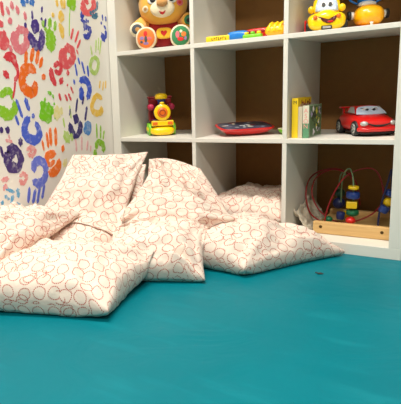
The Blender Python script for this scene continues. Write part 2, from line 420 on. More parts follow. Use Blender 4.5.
hand('navy', (50, 42, 112), [(S((75.8, 119)), 7), (S((69.8, 124), (71.5, 131), (75.3, 138)), [4.5, 6, 3.5]), (S((80, 122), (80.2, 129), (76.5, 137.5)), [4, 5.5, 3.5]), (S((77.3, 99), (75.8, 112)), 1.8), (S((83.5, 97), (82.3, 104)), 1.7), (S((86.7, 107), (85, 120)), 2), (S((70, 109), (69.5, 115)), 1.4)], 'dark navy handprint with a V shaped palm')
hand('azure', (62, 132, 202), [(S((87.8, 128.5)), 10.5), (S((85, 125), (88, 133)), 4)], 'azure blue round palm print', .5)
hand('lime', (140, 198, 34), [(S((96, 148), (98, 142), (103, 145), (103.5, 151)), 4.6), (S((96.4, 124), (97, 138)), 1.6), (S((100.5, 126), (100.6, 138)), 1.8), (S((104, 131), (103, 139)), 1.5), (S((95, 153)), 5)], 'lime green handprint just above the upright pillow', .2)
hand('pale lime', (176, 210, 98), [(S((65, 133), (68.5, 141)), 6.5), (S((71, 134), (72, 140)), 3), (S((69.5, 106), (71, 118)), 1.6), (S((63, 118), (64.5, 127)), 1.5)], 'pale lime smudged handprint left of the navy one', .5)
hand('periwinkle', (70, 98, 206), [(S((29, 118), (25.5, 123), (24.8, 132), (29.5, 139), (36, 139.5), (39.5, 133), (36, 123)), [4, 5, 5.5, 6, 6, 5, 3.5]), (S((16.3, 100), (22.2, 117)), 2.3), (S((25.4, 99), (29, 110)), 3), (S((15.5, 116), (18.5, 124.5)), 2.2), (S((33, 116)), 3)], 'bright blue handprint with an open ring palm')
hand('indigo2', (62, 40, 112), [(S((8, 151), (12.5, 148), (18, 152), (20.8, 160), (17, 169), (10, 168), (6.5, 160), (8, 153)), 5), (S((13, 153), (12, 158)), 4), (S((15, 164), (12, 166)), 4.5), (S((9.5, 162)), 5), (S((0.5, 147), (3, 157)), 2), (S((1.2, 130)), 3.4), (S((7.5, 130)), 4), (S((20.3, 139), (20.3, 145)), 3.4)], 'dark violet handprint with a pale star in the palm')
hand('blush', (228, 134, 134), [(S((27, 150), (31, 147), (35, 151), (32, 156), (28, 154)), 2.4), (S((31, 151)), 3)], 'blush pink small print right of the dark violet one', .7, .5)
hand('blush', (228, 134, 134), [(S((20, 176), (24, 174), (26.5, 179), (23, 184), (20, 180)), 2.6)], 'blush pink print below the first blush one', .7, .5)
hand('blush2', (230, 140, 144), [(S((2, 180), (8, 179)), 3.4), (S((5, 187)), 4), (S((6, 140), (12, 142)), 2.2), (S((9, 137)), 2)], 'blush pink blotches at the left edge', .7, .5)
hand('orange2', (242, 116, 32), [(S((55, 154), (49, 154.5), (46.8, 160), (50, 165), (54, 161)), [4, 6, 4, 3, 3]), (S((59, 160), (58, 167), (53, 172.5), (49, 172)), [4, 6.5, 7, 4]), (S((50, 128.5), (51, 145)), 2.8), (S((55.4, 128.5), (55.8, 145)), 2.8), (S((46.4, 133), (48.3, 147)), 2.3), (S((42.2, 141), (43.8, 150)), 1.8), (S((63, 146), (62.6, 151)), 3)], 'orange handprint just left of the upright pillow')
hand('lavender blue', (100, 116, 214), [(S((34.2, 171), (34.4, 164), (39, 160.5), (44, 163.5), (45.8, 171), (44, 179), (38.5, 183.5), (33.5, 181)), [4, 6, 6, 5, 4.5, 5.5, 6, 4.5]), (S((29.3, 188), (28.3, 202)), 2.6), (S((35.3, 190), (33, 202.5)), 2.7), (S((39.6, 187), (37.4, 202.5)), 2.4), (S((44.3, 185), (42, 198)), 2.2)], 'lavender blue upside down handprint above the left pillow')
hand('cyan', (86, 166, 210), [(S((4, 186), (9, 190), (14, 192)), 2.2), (S((17.5, 189), (18.5, 197)), 2.6), (S((13, 196), (11, 204)), 2.6), (S((5, 196), (9, 199)), 2), (S((16, 203), (20, 205)), 2), (S((2, 203)), 2.5)], 'cyan broken print low at the left edge', .4, .6)
hand('blush3', (232, 176, 180), [(S((75.5, 139), (76.5, 151)), 1.8), (S((81.5, 137), (81.7, 150)), 2), (S((87.7, 141), (86.7, 150)), 2), (S((90.5, 146), (90.5, 151)), 1.6)], 'pale pink finger streaks above the upright pillow', .6)
hand('azure2', (38, 112, 194), [(S((21.5, 0), (24.5, 5)), 4), (S((31, 0), (32.5, 4)), 5), (S((27, 1)), 3)], 'azure blue print cut by the top edge')
hand('straw', (228, 218, 138), [(S((66, 160), (64, 166)), 4)], 'pale straw yellow smudge behind the upright pillow', .6)

# more prints further along the wall towards the viewer and higher up
def wallhand(cname, rgb, y, z, rot, sc, label):
    bm = B(); hp_n[0] += 1
    def P(a, b): return (y + sc * (a * math.cos(rot) - b * math.sin(rot)), z + sc * (a * math.sin(rot) + b * math.cos(rot)))
    global wallpt
    keep = wallpt; wallpt = P
    for i, (pts, w_) in enumerate([(S((-.022, .02), (0, .034), (.024, .02), (.022, -.02), (0, -.036), (-.022, -.02), (-.02, .008)), 5.2), (S((-.03, .05), (-.036, .095)), 3.4), (S((-.009, .056), (-.01, .115)), 3.6), (S((.012, .055), (.016, .11)), 3.5), (S((.031, .045), (.04, .088)), 3), (S((-.042, -.002), (-.064, .026)), 3.6)]):
        stroke(bm, pts, w_ * sc, .0007 + .00012 * i, hp_n[0] * 5.1 + i)
    wallpt = keep
    lab(obj('handprint', bm, paint_mat(cname, rgb), wall, smooth=False), label)
for cn, rgb, y, z, rot, sc, lb in [('orange', (242, 110, 22), -.80, .82, .2, 1, 'orange handprint far along the wall to the left'), ('cobalt', (56, 88, 200), -.78, .58, -.3, 1, 'cobalt blue handprint far along the wall to the left'), ('lime', (140, 198, 34), -.95, .68, .4, 1, 'lime green handprint far along the wall to the left'), ('pink', (226, 122, 132), -.93, .42, .1, .95, 'pink handprint far along the wall to the left'), ('indigo', (70, 46, 132), -1.1, .86, -.2, 1, 'dark purple handprint far along the wall to the left'), ('gold', (240, 196, 76), -1.1, .52, .3, 1, 'golden handprint far along the wall to the left'), ('crimson', (216, 54, 66), -.55, 1.03, .1, 1, 'crimson handprint high up on the wall'), ('royal', (44, 66, 172), -.33, 1.06, -.2, .95, 'royal blue handprint high up on the wall'), ('lime2', (120, 198, 22), -.14, 1.02, .2, .9, 'bright green handprint high up on the wall')]:
    wallhand(cn, rgb, y, z, rot, sc, lb)

# ---------------------------------------------------------------- pillows
done = []
def pillow(label, c, ht, hb, W=.42, H=.42, seed=0, n_hint=(0, 0, 1), pw=.55, conc=.07, mid=(0, 0, 0), clamp=None, wr=1.0, push=None, cap=.08):
    """c: corners c00, c10, c11, c01 (world); ht, hb: puff to the hint side and to the other side"""
    N = 44
    c = [V(p) for p in c]; rnd = random.Random(seed)
    nrm = (c[2] - c[0]).cross(c[3] - c[1]).normalized()
    if nrm.dot(V(n_hint)) < 0: nrm = -nrm
    mid = V(mid)
    def base(s, t):
        s2 = .5 + (s - .5) * (1 - conc * math.sin(PI * t)); t2 = .5 + (t - .5) * (1 - conc * math.sin(PI * s))
        b = c[0] * (1 - s2) * (1 - t2) + c[1] * s2 * (1 - t2) + c[2] * s2 * t2 + c[3] * (1 - s2) * t2
        return b + mid * math.sin(PI * s) * math.sin(PI * t)
    so = seed * 11.7
    def prof(s, t):
        return (max(0, math.sin(PI * s)) * max(0, math.sin(PI * t))) ** pw
    def wrink(s, t, side):
        de = min(s, 1 - s, t, 1 - t)
        # gathers along the seams, broad dents, creases fanning out of the corners
        al = s if min(t, 1 - t) < min(s, 1 - s) else t
        g = noise.noise(V((al * 15, so + side * 5, de * 5))) * math.exp(-de * 9) * .011
        d = noise.noise(V((s * 3.2 + so, t * 3.2, side * 3))) * .016 * min(1, de * 6)
        d2 = (1 - abs(noise.noise(V((s * 5 + so, t * 2.6 + side * 7, 1.3))))) ** 6 * -.006 * min(1, de * 6)
        cr = 0
        for (a, b) in ((0, 0), (1, 0), (1, 1), (0, 1)):
            ds, dt = abs(s - a), abs(t - b); r = math.hypot(ds, dt)
            an = math.atan2(dt, ds)
            cr += noise.noise(V((an * 4.2, so + a * 3 + b * 7 + side, r * 1.5))) * .017 * math.exp(-((r - .24) / .17) ** 2)
        # sharp folds of slack cloth
        fo = noise.noise(V((s * 7 + t * 3 + so, t * 6 - s * 2, side * 5 + 2))) 
        fo = (1 - abs(fo)) ** 5 * .008 * min(1, de * 8)
        return (g * 1.5 + d * 1.15 + d2 * 1.5 + cr * 1.5 + fo) * wr
    par = lambda k: .5 - .5 * (.55 * math.cos(PI * k / N) + .45 * (1 - 2 * k / N))   # finer near the seams
    verts = []; idx = {}
    for side in (0, 1):
        for i in range(N + 1):
            for j in range(N + 1):
                edge = i in (0, N) or j in (0, N)
                s, t = par(i), par(j)
                if edge and side == 1:
                    idx[(1, i, j)] = idx[(0, i, j)]; continue
                b = base(s, t)
                if edge:
                    e = noise.noise(V((s * 6 + so, t * 6, 4))) * .008
                    q = b + nrm * e
                elif side == 0: q = b + nrm * (ht * prof(s, t) + wrink(s, t, 0) * min(1, prof(s, t) * 2))
                else: q = b - nrm * (hb * prof(s, t) + wrink(s, t, 1) * .6 * min(1, prof(s, t) * 2))
                idx[(side, i, j)] = len(verts); verts.append(q)
    faces = []; fuv = []
    ou, ov = rnd.random() * 3, rnd.random() * 3
    U, Wv = {}, {}
    h_ = N // 2
    for side in (0, 1):
        for k in range(N + 1):
            for tab, key in ((U, lambda a, b: (side, a, b)), (Wv, lambda a, b: (side, b, a))):
                tab[key(h_, k)] = 0.0
                for dr in (1, -1):
                    acc = 0.0; a = h_
                    while 0 <= a + dr <= N:
                        acc += (verts[idx[key(a + dr, k)]] - verts[idx[key(a, k)]]).length; a += dr
                        tab[key(a, k)] = acc * dr
    for side in (0, 1):
        for i in range(N):
            for j in range(N):
                ks = [(i, j), (i + 1, j), (i + 1, j + 1), (i, j + 1)]
                if side == 1: ks = ks[::-1]
                faces.append([idx[(side, a, b)] for a, b in ks])
                fuv.append([(U[(side, a, b)] + ou + side * 1.7, Wv[(side, a, b)] + ov) for a, b in ks])
    cl = clamp or (lambda q: q)
    nb = [set() for _ in verts]
    for f in faces:
        for a in range(4):
            nb[f[a]].add(f[(a + 1) % 4]); nb[f[a]].add(f[(a - 1) % 4])
    def fix(q):
        q = V(q)
        if q.z < .003: q.z = .003
        if q.x < .001: q.x = .001
        return cl(q)
    verts = [fix(q) for q in verts]
    if push:
        d = V(push).normalized()
        for it in range(3):
            moved = set()
            for b in done:
                for i, q in enumerate(verts):
                    hits = 0; o_ = q; first = None
                    while hits < 6:
                        h = b.ray_cast(o_, d, 1)
                        if h[0] is None: break
                        if first is None: first = h
                        hits += 1; o_ = h[0] + d * 1e-4
                    if hits % 2 == 1 and first[3] < (cap if it < 2 else cap * 1.6):
                        verts[i] = first[0] + d * (.003 + (.004 if i < (N + 1) ** 2 else 0)); moved.add(i)
            if moved and it < 2:
                halo = set(moved)
                for i in moved: halo |= nb[i]
                for _ in range(3):
                    new = list(verts)
                    for i in halo:
                        a = V((0, 0, 0))
                        for k in nb[i]: a += verts[k]
                        new[i] = verts[i].lerp(a / len(nb[i]), .35)
                    verts = new
            verts = [fix(q) for q in verts]
    me = bpy.data.meshes.new('pillow'); me.from_pydata([tuple(v) for v in verts], [], faces)
    ul = me.uv_layers.new(name='UVMap')
    k = 0
    for uvs in fuv:
        for u in uvs: ul.data[k].uv = u; k += 1
    bm = bmesh.new(); bm.from_mesh(me); bmesh.ops.recalc_face_normals(bm, faces=bm.faces); bm.to_mesh(me)
    bvh = BVHTree.FromBMesh(bm); bm.free()
    done.append(bvh)
    for p in me.polygons: p.use_smooth = True
    me.materials.append(M_PIL)
    o = bpy.data.objects.new('pillow', me); COL.objects.link(o)
    ctr = sum(verts, V()) / len(verts); zmin = min(v.z for v in verts)
    org = V((ctr.x, ctr.y, zmin))
    me.transform(Matrix.Translation(-org)); o.location = org
    tag(o, label, 'pillow', 'cream ring patterned pillows heaped before the shelf')
    return o
front = lambda q: V((q.x, min(q.y, -.003), q.z))
def incell(q): return V((min(max(q.x, xs[0][1] + .003), xs[1][0] - .003), min(max(q.y, .004), DEP - .004), max(q.z, T_ + .002)))
#PILLOWS
UPF = (.35, -.55, .75)
pillow('cream ring patterned pillow lying inside the middle bottom cube of the shelf', [(.395, .02, .085), (.722, .02, .09), (.722, .36, .12), (.395, .36, .10)], .07, .06, seed=1, clamp=incell, pw=.28, conc=.02)
pillow('cream ring patterned pillow mostly buried between the upright pillow and the front pillow', [(.02, -.68, .06), (.32, -.64, .05), (.33, -.26, .05), (.02, -.26, .06)], .115, .06, seed=2, clamp=front, pw=.4)
pillow('cream ring patterned pillow furthest right, its pointed corner on the floor before the bead maze', [(.55, -.40, .06), (.75, -.39, .03), (.958, -.016, .012), (.54, -.03, .1)], .09, .1, seed=3, clamp=front, pw=.42)
pillow('cream ring patterned pillow at the back leaning against the shelf front', [(.3, -.14, .03), (.62, -.12, .03), (.425, -.03, .277), (.195, -.03, .308)], .055, .05, seed=4, n_hint=(0, -1, .3), clamp=front, pw=.42, conc=-.13)
pillow('cream ring patterned pillow in shadow, squeezed between the upright pillow and the pointed one', [(.1, -.3, .11), (.31, -.3, .1), (.275, -.18, .312), (.12, -.13, .30)], .035, .04, seed=5, n_hint=(0, -1, .3), clamp=front, push=UPF)
pillow('cream ring patterned pillow with its corner pointing up, just right of the upright pillow', [(.36, -.27, .317), (.25, -.42, .1), (.46, -.37, .04), (.65, -.2, .14)], .045, .05, seed=6, n_hint=(.3, -1, .6), clamp=front, push=UPF)
pillow('cream ring patterned pillow in the middle with one corner drooping to the floor', [(.36, -.66, .03), (.665, -.485, .012), (.57, -.26, .115), (.30, -.43, .115)], .09, .09, seed=7, clamp=front, pw=.42, push=UPF)
pillow('cream ring patterned pillow standing upright against the handprint wall, tallest of the heap', [(.05, -.60, .14), (.32, -.44, .085), (.25, -.12, .352), (.045, -.33, .36)], .05, .045, seed=8, n_hint=(.5, -.7, .5), clamp=front, push=(.4, -.6, .6), cap=.05)
pillow('cream ring patterned pillow in front of all the others, nearest on the floor', [(.18, -1.03, .05), (.575, -.86, .03), (.52, -.52, .06), (.12, -.64, .07)], .1, .1, seed=9, clamp=front, pw=.4, push=(.1, -.4, 1))
pillow('cream ring patterned pillow leaning on the handprint wall at the left edge', [(.2, -.95, .07), (.215, -.5, .185), (.01, -.58, .2), (.01, -1.05, .22)], .06, .07, seed=10, n_hint=(.7, -.1, .7), clamp=front, pw=.45, push=(.3, -.1, 1))
#TOYS
# ---------------------------------------------------------------- toys
def at_local(root_loc, rz):
    return Matrix.Translation(V(root_loc)) @ Matrix.Rotation(rz, 4, 'Z')
Z1, Z2 = zs[0][1] + .0004, zs[1][1] + .0004     # tops of the two inner boards
R3 = lambda ax, a: Matrix.Rotation(math.radians(a), 3, ax)

# plush bear
PL = dict(rough=.9, sheen=.4, bump=.6, bscale=260)
PG = mat('golden plush', (236, 176, 62), **PL); PCR = mat('cream plush', (238, 222, 186), **PL); PTAN = mat('tan plush', (196, 142, 78), **PL)
PRED = mat('dark red plush', (158, 18, 30), **PL); PORG = mat('orange plush', (236, 122, 44), **PL); PGRN = mat('green plush', (46, 128, 76), **PL)
PGREY = mat('slate grey plush', (72, 78, 84), **PL); PYEL = mat('yellow plush', (248, 200, 50), **PL); PPNK = mat('pink print', (226, 110, 120), **PL)
PBRD = mat('bright red print', (212, 40, 36), **PL); PLIL = mat('lilac print', (150, 120, 170), **PL)
bear = thing('plush_bear', 'golden plush bear in a red top sitting in the upper left cube', 'soft toy', (.168, .165, Z2 + .0012), math.radians(28))
body = lab(obj('body', loft(ell(B(), (0, .02, .085), (.072, .058, .085)), [], 3) if False else ell(B(), (0, .025, .085), (.075, .055, .086)), PRED, bear, sub=1), 'dark red knitted body')
head = obj('head', ell(B(), (0, -.005, .182), (.104, .08, .086), p=.95), PG, bear, sub=1)
for s in (-1, 1):
    e_ = obj('ear', ell(B(), (s * .078, .015, .252), (.032, .018, .032)), PG, bear)
    obj('inner_ear', ell(B(), (s * .078, .001, .252), (.02, .008, .02)), PCR, e_)
hb = bvh_of(head)
mz = lab(obj('muzzle', ell(B(), (0, -.072, .157), (.05, .026, .036)), PCR, bear, sub=1), 'cream muzzle')
lab(obj('nose', ell(B(), (0, -.098, .176), (.023, .014, .016)), PTAN, mz), 'tan nose')
mb = bvh_of(mz)
obj('mouth', patch(B(), [(-.014, .146), (-.007, .142), (0, .140), (.007, .142), (.014, .146), (.008, .134), (0, .130), (-.008, .134)], mb), PBRD, mz)
for s in (-1, 1):
    ey = obj('eye', patch(B(), circ(s * .04, .196, .02, .022, rot=s * .3), hb, .0015), WHT, head)
    b2 = bvh_of(ey)
    obj('pupil', patch(B(), circ(s * .038, .194, .012, .014), b2, .0015), BLK, ey)
    ck = obj('cheek_print', patch(B(), circ(s * .07, .168 + s * .008, .013), hb, .001), PCR if s < 0 else PPNK, head)
    b3 = bvh_of(ck)
    obj('swirl', patch(B(), circ(s * .07, .168 + s * .008, .0065), b3, .001), PTAN if s < 0 else PBRD, ck)
bl = lab(obj('belly_patch', ell(B(), (.002, -.032, .064), (.032, .012, .022), p=.6), PYEL, bear), 'yellow belly patch')
bb = bvh_of(bl)
heart = [(.012 * math.sin(a) ** 3 * 1.1 + .002, .001 * (13 * math.cos(a) - 5 * math.cos(2 * a) - 2 * math.cos(3 * a) - math.cos(4 * a)) * .85 + .064) for a in [2 * PI * i / 22 for i in range(22)]]
obj('heart', patch(B(), heart, bb, .0015), PBRD, bl)
for s in (-1, 1):
    # legs stuck out to the front, soles facing the viewer
    lg = obj('leg', tube(B(), smoothpts([(s * .045, .03, .05), (s * .06, -.02, .045), (s * .068, -.062, .045)], 5), lambda t: .03 + .004 * t, 14), PG, bear)
    ft = obj('foot', ell(B(), (s * .07, -.07, .045), (.042, .02, .045), p=.9), PCR, bear)
    fb = bvh_of(ft)
    so_ = lab(obj('sole', patch(B(), circ(s * .07, .045, .036, .039), fb, .002), PORG if s < 0 else PGRN, ft), 'orange sole with picture prints' if s < 0 else 'green sole with picture prints')
    sb_ = bvh_of(so_)
    if s < 0:
        spec = [((-.071, .062, .008, .011), PBRD), ((-.086, .045, .009, .007), PLIL), ((-.07, .04, .006, .013), PGREY), ((-.056, .043, .010, .006), PPNK), ((-.07, .024, .011, .006), PLIL), ((-.088, .03, .006, .005), PGREY)]
    else:
        spec = [((.058, .05, .008, .014), PPNK), ((.083, .05, .010, .010), PORG), ((.07, .032, .013, .008), PBRD), ((.072, .062, .006, .006), PCR), ((.09, .034, .005, .008), PLIL)]
    for (x, z, rx, rz_), m_ in spec: obj('sole_print', patch(B(), circ(x, z, rx, rz_, 14), sb_, .001), m_, so_)
    ar = obj('arm', tube(B(), smoothpts([(s * .066, .02, .13), (s * .092, -.005, .105), (s * .104, -.035, .088 + .02 * (s > 0))], 6), lambda t: .026 + .006 * t, 14), PG, bear)
    pw_ = lab(obj('paw', ell(B(), (s * .106, -.042, .085 + .022 * (s > 0)), (.033, .022, .03)), PCR if s < 0 else PG, bear), 'cream paw' if s < 0 else 'golden paw')
    pb = bvh_of(pw_)
    pd = obj('paw_pad', patch(B(), circ(s * .107, .085 + .022 * (s > 0), .022, .02), pb, .0015), PGREY if s < 0 else DGRN, pw_)
    obj('pad_print', patch(B(), circ(s * .104, .083 + .022 * (s > 0), .010, .009), bvh_of(pd), .001), PTAN if s < 0 else BLK, pd)

# toy train engine
tr = thing('toy_train', 'yellow faced toy train engine with green wheels, alone on the left middle shelf board', 'toy train', (.16, .135, Z1), math.radians(37)); tr.scale = (.93, .93, .93)
lab(obj('bumper', loft(B(), [(-.066, .03, .004, .028, 3), (-.06, .046, .003, .036, 3), (-.04, .055, .002, .042, 3), (-.015, .055, .002, .042, 3)]), YEL, tr), 'yellow cow catcher bumper')
cross = obj('buffer_beam', box(B(), -.05, .05, -.056, -.03, .044, .068), YEL, tr, smooth=False, bevel=.004)
for s in (-1, 1): lab(obj('lamp', box(B(), s * .034 - .011, s * .034 + .011, -.0585, -.05, .049, .063), ORA, cross, smooth=False, bevel=.002), 'orange lamp')
face = obj('boiler_front', lathe(B(), [(.018, -.058), (.034, -.058), (.0375, -.055), (.0375, -.046), (.034, -.04)], (0, 0, .104), 'Y', 32), YEL, tr)
dial = lab(obj('dial', lathe(B(), [(.003, -.0605), (.021, -.0605), (.0235, -.058), (.0235, -.056)], (0, 0, .104), 'Y', 28), ORA, face), 'orange dial')
obj('dial_ring', tube(B(), [V((.0125 * math.cos(a), -.061, .104 + .0125 * math.sin(a))) for a in [2 * PI * i / 24 for i in range(24)]], .002, 6, True), mat('brown print', (160, 70, 20)), dial)
obj('face_knob', ell(B(), (0, -.05, .146), (.011, .009, .006)), YEL, face)
lab(obj('boiler', lathe(B(), [(.034, -.045), (.034, .045)], (0, 0, .104), 'Y', 28), BLUE, tr), 'blue boiler')
lab(obj('chassis', box(B(), -.04, .04, -.03, .085, .018, .072), PUR, tr, smooth=False, bevel=.004), 'purple chassis')
lab(obj('chimney', lathe(B(), [(.016, .13), (.016, .152), (.02, .158), (.02, .166)], (0, -.02, 0)), BLUE, tr), 'blue chimney')
lab(obj('chimney_cap', lathe(B(), [(.024, .163), (.0285, .168), (.0285, .178), (.022, .186), (.008, .189)], (0, -.02, 0)), YEL, tr), 'yellow chimney cap')
cab = lab(obj('cab', box(B(), -.052, .052, .03, .085, .06, .168), DRED, tr, smooth=False, bevel=.006), 'dark red cab')
obj('cab_roof', box(B(), -.056, .056, .026, .09, .166, .176), DRED, cab, smooth=False, bevel=.004)
for s in (-1, 1): lab(obj('side_tank', lathe(B(), [(.004, -.028), (.014, -.025), (.016, .03)], (s * .046, 0, .128), 'Y', 20), mat('magenta plastic', (176, 30, 70)), tr), 'magenta side tank')
for s in (-1, 1):
    for y, r in ((-.008, .027), (.06, .027)):
        wl = lab(obj('wheel', lathe(B(), [(r * .5, -.008), (r, -.007), (r, .007), (r * .5, .008)], (s * .054, y, r + .0), 'X', 24), GRN, tr), 'lime green wheel')
        lab(obj('hub', lathe(B(), [(.004, -.0105), (.010, -.010), (.010, .0105), (.004, .011)], (s * .054, y, r), 'X', 16), YEL, wl), 'yellow hub')

# red toy tablet, tipped towards the viewer
tb = thing('toy_tablet', 'red rimmed flat toy tablet with a dark picture panel on the middle board', 'toy tablet', (.524, .155, Z1), math.radians(40))
MT = Matrix.Translation(V((0, 0, .012))) @ Matrix.Rotation(math.radians(6.5), 4, 'X')
def oval(a, b, e, n=40): return [(a * math.copysign(abs(math.cos(t)) ** (2 / e), math.cos(t)), b * math.copysign(abs(math.sin(t)) ** (2 / e), math.sin(t))) for t in [2 * PI * i / n for i in range(n)]]
def stack(bm, layers, M):
    rings = [[bm.verts.new(M @ V((x, y, h))) for x, y in oval(a, b, e)] for (a, b, e, h) in layers]
    n = len(rings[0])
    for p_, q_ in zip(rings, rings[1:]):
        for i in range(n): bm.faces.new((p_[i], p_[(i + 1) % n], q_[(i + 1) % n], q_[i]))
    bm.faces.new(rings[0]); bm.faces.new(rings[-1]); return bm
lab(obj('case', stack(B(), [(.066, .05, 3, -.004), (.086, .064, 3.4, .003), (.105, .078, 4.2, .018), (.107, .08, 4.5, .023), (.103, .076, 4.5, .025), (.099, .072, 4.5, .0235)], MT), RED, tb), 'red case')
pn = lab(obj('picture_panel', stack(B(), [(.098, .071, 4.5, .021), (.098, .071, 4.5, .0252), (.096, .069, 4.5, .0258)], MT), mat('dark slate panel', (64, 66, 84), .3, .25, 40), tb), 'dark slate picture panel')
random.seed(9)
for k in range(22):
    x, y = random.uniform(-.078, .078), random.uniform(-.052, .052)
    rx, ry = random.uniform(.004, .013), random.uniform(.004, .010)
    m_ = (WHT, PCR, GLS, DRED, SIL, mat('slate print', (96, 98, 120)), mat('slate print', (96, 98, 120)))[k % 7]
    obj('printed_picture', prism(B(), [(x + p_[0], y + p_[1]) for p_ in circ(0, 0, rx, ry, 14)], .0254, .0262, MT), m_, pn, smooth=False)
for s in (-1, 1): obj('back_foot', lathe(B(), [(.008, -.0115), (.008, .012)], (s * .05, .045, .0115), n=14), RED, tb)

# green dish behind the tablet
gd = thing('toy_dish', 'small green toy dish behind the red tablet, against the right divider', 'dish', (.688, .185, Z1)); gd.scale = (.85, .85, .85)
lab(obj('bowl', lathe(B(), [(.014, 0), (.03, .003), (.041, .014), (.044, .024), (.042, .025), (.038, .016), (.026, .008), (.005, .006)], n=32), GRN, gd), 'lime green bowl')
lab(obj('rim', tube(B(), [V((.0435 * math.cos(a), .0435 * math.sin(a), .0255)) for a in [2 * PI * i / 40 for i in range(40)]], .002, 8, True), PCR, gd), 'pale rim')

# books upright against the divider
PAGE = mat('book pages', (222, 208, 180), .8, .08, 90)
def book(name, label, x, y, th, dp, h, cov, rz=0, spine=None):
    b = thing(name, label, 'book', (x, y, Z1), rz, 'books standing against the divider')
    t = .0016
    lab(obj('cover', box(box(box(B(), 0, t, 0, dp, 0, h), th - t, th, 0, dp, 0, h), 0, th, -.0008, t, 0, h), cov, b, smooth=False), '')
    del b.children[-1]['label']
    obj('pages', box(B(), t, th - t, t, dp - .003, .002, h - .003), PAGE, b, smooth=False)
    if spine: obj('spine', box(B(), -.0002, th + .0002, -.0014, .004, -.0 + .0002, h), spine, b, smooth=False)
    return b
def letters(parent, name, txt, m, org, xdir, zdir, size, gap, sy=1.0, depth=.0006):
    """raised letters made from the built-in font, laid along xdir"""
    c = bpy.data.curves.new('t', 'FONT'); c.body = txt; c.size = size; c.extrude = depth / 2; c.align_x = 'CENTER'; c.align_y = 'CENTER'; c.space_line = gap
    o = bpy.data.objects.new('t', c); COL.objects.link(o)
    dg = bpy.context.evaluated_depsgraph_get(); me = bpy.data.meshes.new_from_object(o.evaluated_get(dg))
    bpy.data.objects.remove(o)
    x = V(xdir).normalized(); z = V(zdir).normalized(); n = x.cross(z)
    me.transform(Matrix(((x.x, z.x * sy, n.x, org[0]), (x.y, z.y * sy, n.y, org[1]), (x.z, z.z * sy, n.z, org[2]), (0, 0, 0, 1))))
    me.materials.clear(); me.materials.append(m)
    r = bpy.data.objects.new(name, me); COL.objects.link(r); r.parent = parent
    return r
YC = mat('yellow book cover', (244, 206, 30), .4, .05)
b1 = book('picture_book', 'tall yellow book standing against the divider, behind the green one', .751, .032, .021, .15, .137, YC)
letters(b1, 'spine_letter', 'M', mat('dark ink', (60, 40, 40)), (.0105, -.0012, .122), (1, 0, 0), (0, 0, 1), .017, 1)
band = lab(obj('cover_band', box(B(), .0208, .0216, .02, .148, .088, .116), mat('beige print', (206, 178, 140)), b1, smooth=False), 'beige printed band')
for k in range(5):
    obj('cover_mark', box(box(B(), .0214, .0222, .035 + k * .022, .035 + k * .022 + .005, .106, .130 - .006 * (k % 2)), .0214, .0222, .035 + k * .022, .035 + k * .022 + .015, .117 - .006 * (k % 3), .123 - .006 * (k % 3)), mat('dark red ink', (150, 40, 50)), b1, smooth=False)
b2 = book('picture_book', 'plain beige book sandwiched between the yellow and the green book', .7735, .03, .014, .12, .108, mat('beige cover', (206, 192, 164), .6, .05))
b3 = book('picture_book', 'green book with a pale flowery cover and pink spine letters, nearest the red car', .789, .032, .020, .15, .111, mat('sage cover', (150, 172, 140), .5, .1, 60), spine=mat('green cloth', (92, 148, 108), .6, .06))
letters(b3, 'spine_letters', 'A\nS\nO\nN', mat('pink ink', (232, 150, 140)), (.010, -.0016, .066), (1, 0, 0), (0, 0, 1), .021, .85)
lab(obj('spine_top', box(B(), -.0004, .0204, -.0016, .0, .050, .1111), mat('cream ink', (222, 214, 190)), b3, smooth=False), 'cream spine head')
cv = obj('cover_picture', box(B(), .0198, .0206, .012, .146, .004, .108), mat('moss print', (86, 116, 76), .5, .35, 60), b3, smooth=False)
random.seed(3)
for k in range(26):
    y, z = random.uniform(.022, .136), random.uniform(.014, .098)
    ink = ((62, 84, 50), (196, 190, 60), (170, 160, 190), (226, 222, 226), (40, 60, 48))[k % 5]
    r = random.uniform(.005, .011)
    bm = B(); M_ = Matrix(((0, 0, 1, 0), (1, 0, 0, y), (0, 1, 0, z), (0, 0, 0, 1)))
    prism(bm, [(r * (1 + .4 * math.sin(a * 3 + k)) * math.cos(a), r * (1 + .4 * math.sin(a * 3 + k)) * math.sin(a)) for a in [2 * PI * i / 14 for i in range(14)]], .0204, .0209 + k * .00001, M_)
    obj('leaf_print', bm, mat('print ink %d' % (k % 5), ink, .5, .1), cv, smooth=False)

# toy cars --------------------------------------------------------------
def wheel(parent, x, y, r, wd, hubm, tire=BLK):
    w_ = obj('wheel', lathe(B(), [(r * .62, -wd / 2), (r * .93, -wd / 2), (r, -wd * .32), (r, wd * .32), (r * .93, wd / 2), (r * .62, wd / 2)], (x, y, r), 'X', 30), tire, parent)
    s = 1 if x > 0 else -1
    lab(obj('hub_cap', lathe(B(), [(r * .1, -wd * .54), (r * .62, -wd * .52), (r * .66, -wd * .3), (r * .66, wd * .3), (r * .62, wd * .52), (r * .1, wd * .54)], (x, y, r), 'X', 24), hubm, w_), 'pale hub cap')
    bm = B()
    for k in range(5):
        a = 2 * PI * k / 5
        q = V((x + s * wd * .53, y + r * .38 * math.cos(a), r + r * .38 * math.sin(a))); ell(bm, q, (.0015, r * .13, r * .13), u=10, v=6)
    obj('hub_holes', bm, BLK, w_)
    return w_
th = math.radians(27)
car = thing('toy_car', 'red toy car with a smiling front and eyes on its windscreen', 'toy car', (.957, .192, Z1), math.radians(34)); car.scale = (.9, .9, .9)
bd = lab(obj('body', loft(B(), [(-.122, .038, .022, .05, 2.6), (-.117, .058, .016, .058, 3), (-.10, .068, .014, .066, 3.2), (-.07, .071, .014, .074, 3.2), (-.03, .072, .014, .082, 3.2), (.02, .073, .014, .086, 3.2), (.07, .074, .014, .084, 3.2), (.105, .068, .018, .078, 3), (.12, .05, .028, .068, 2.6)], 36), RED, car, sub=1), 'red body')
cabin = B()
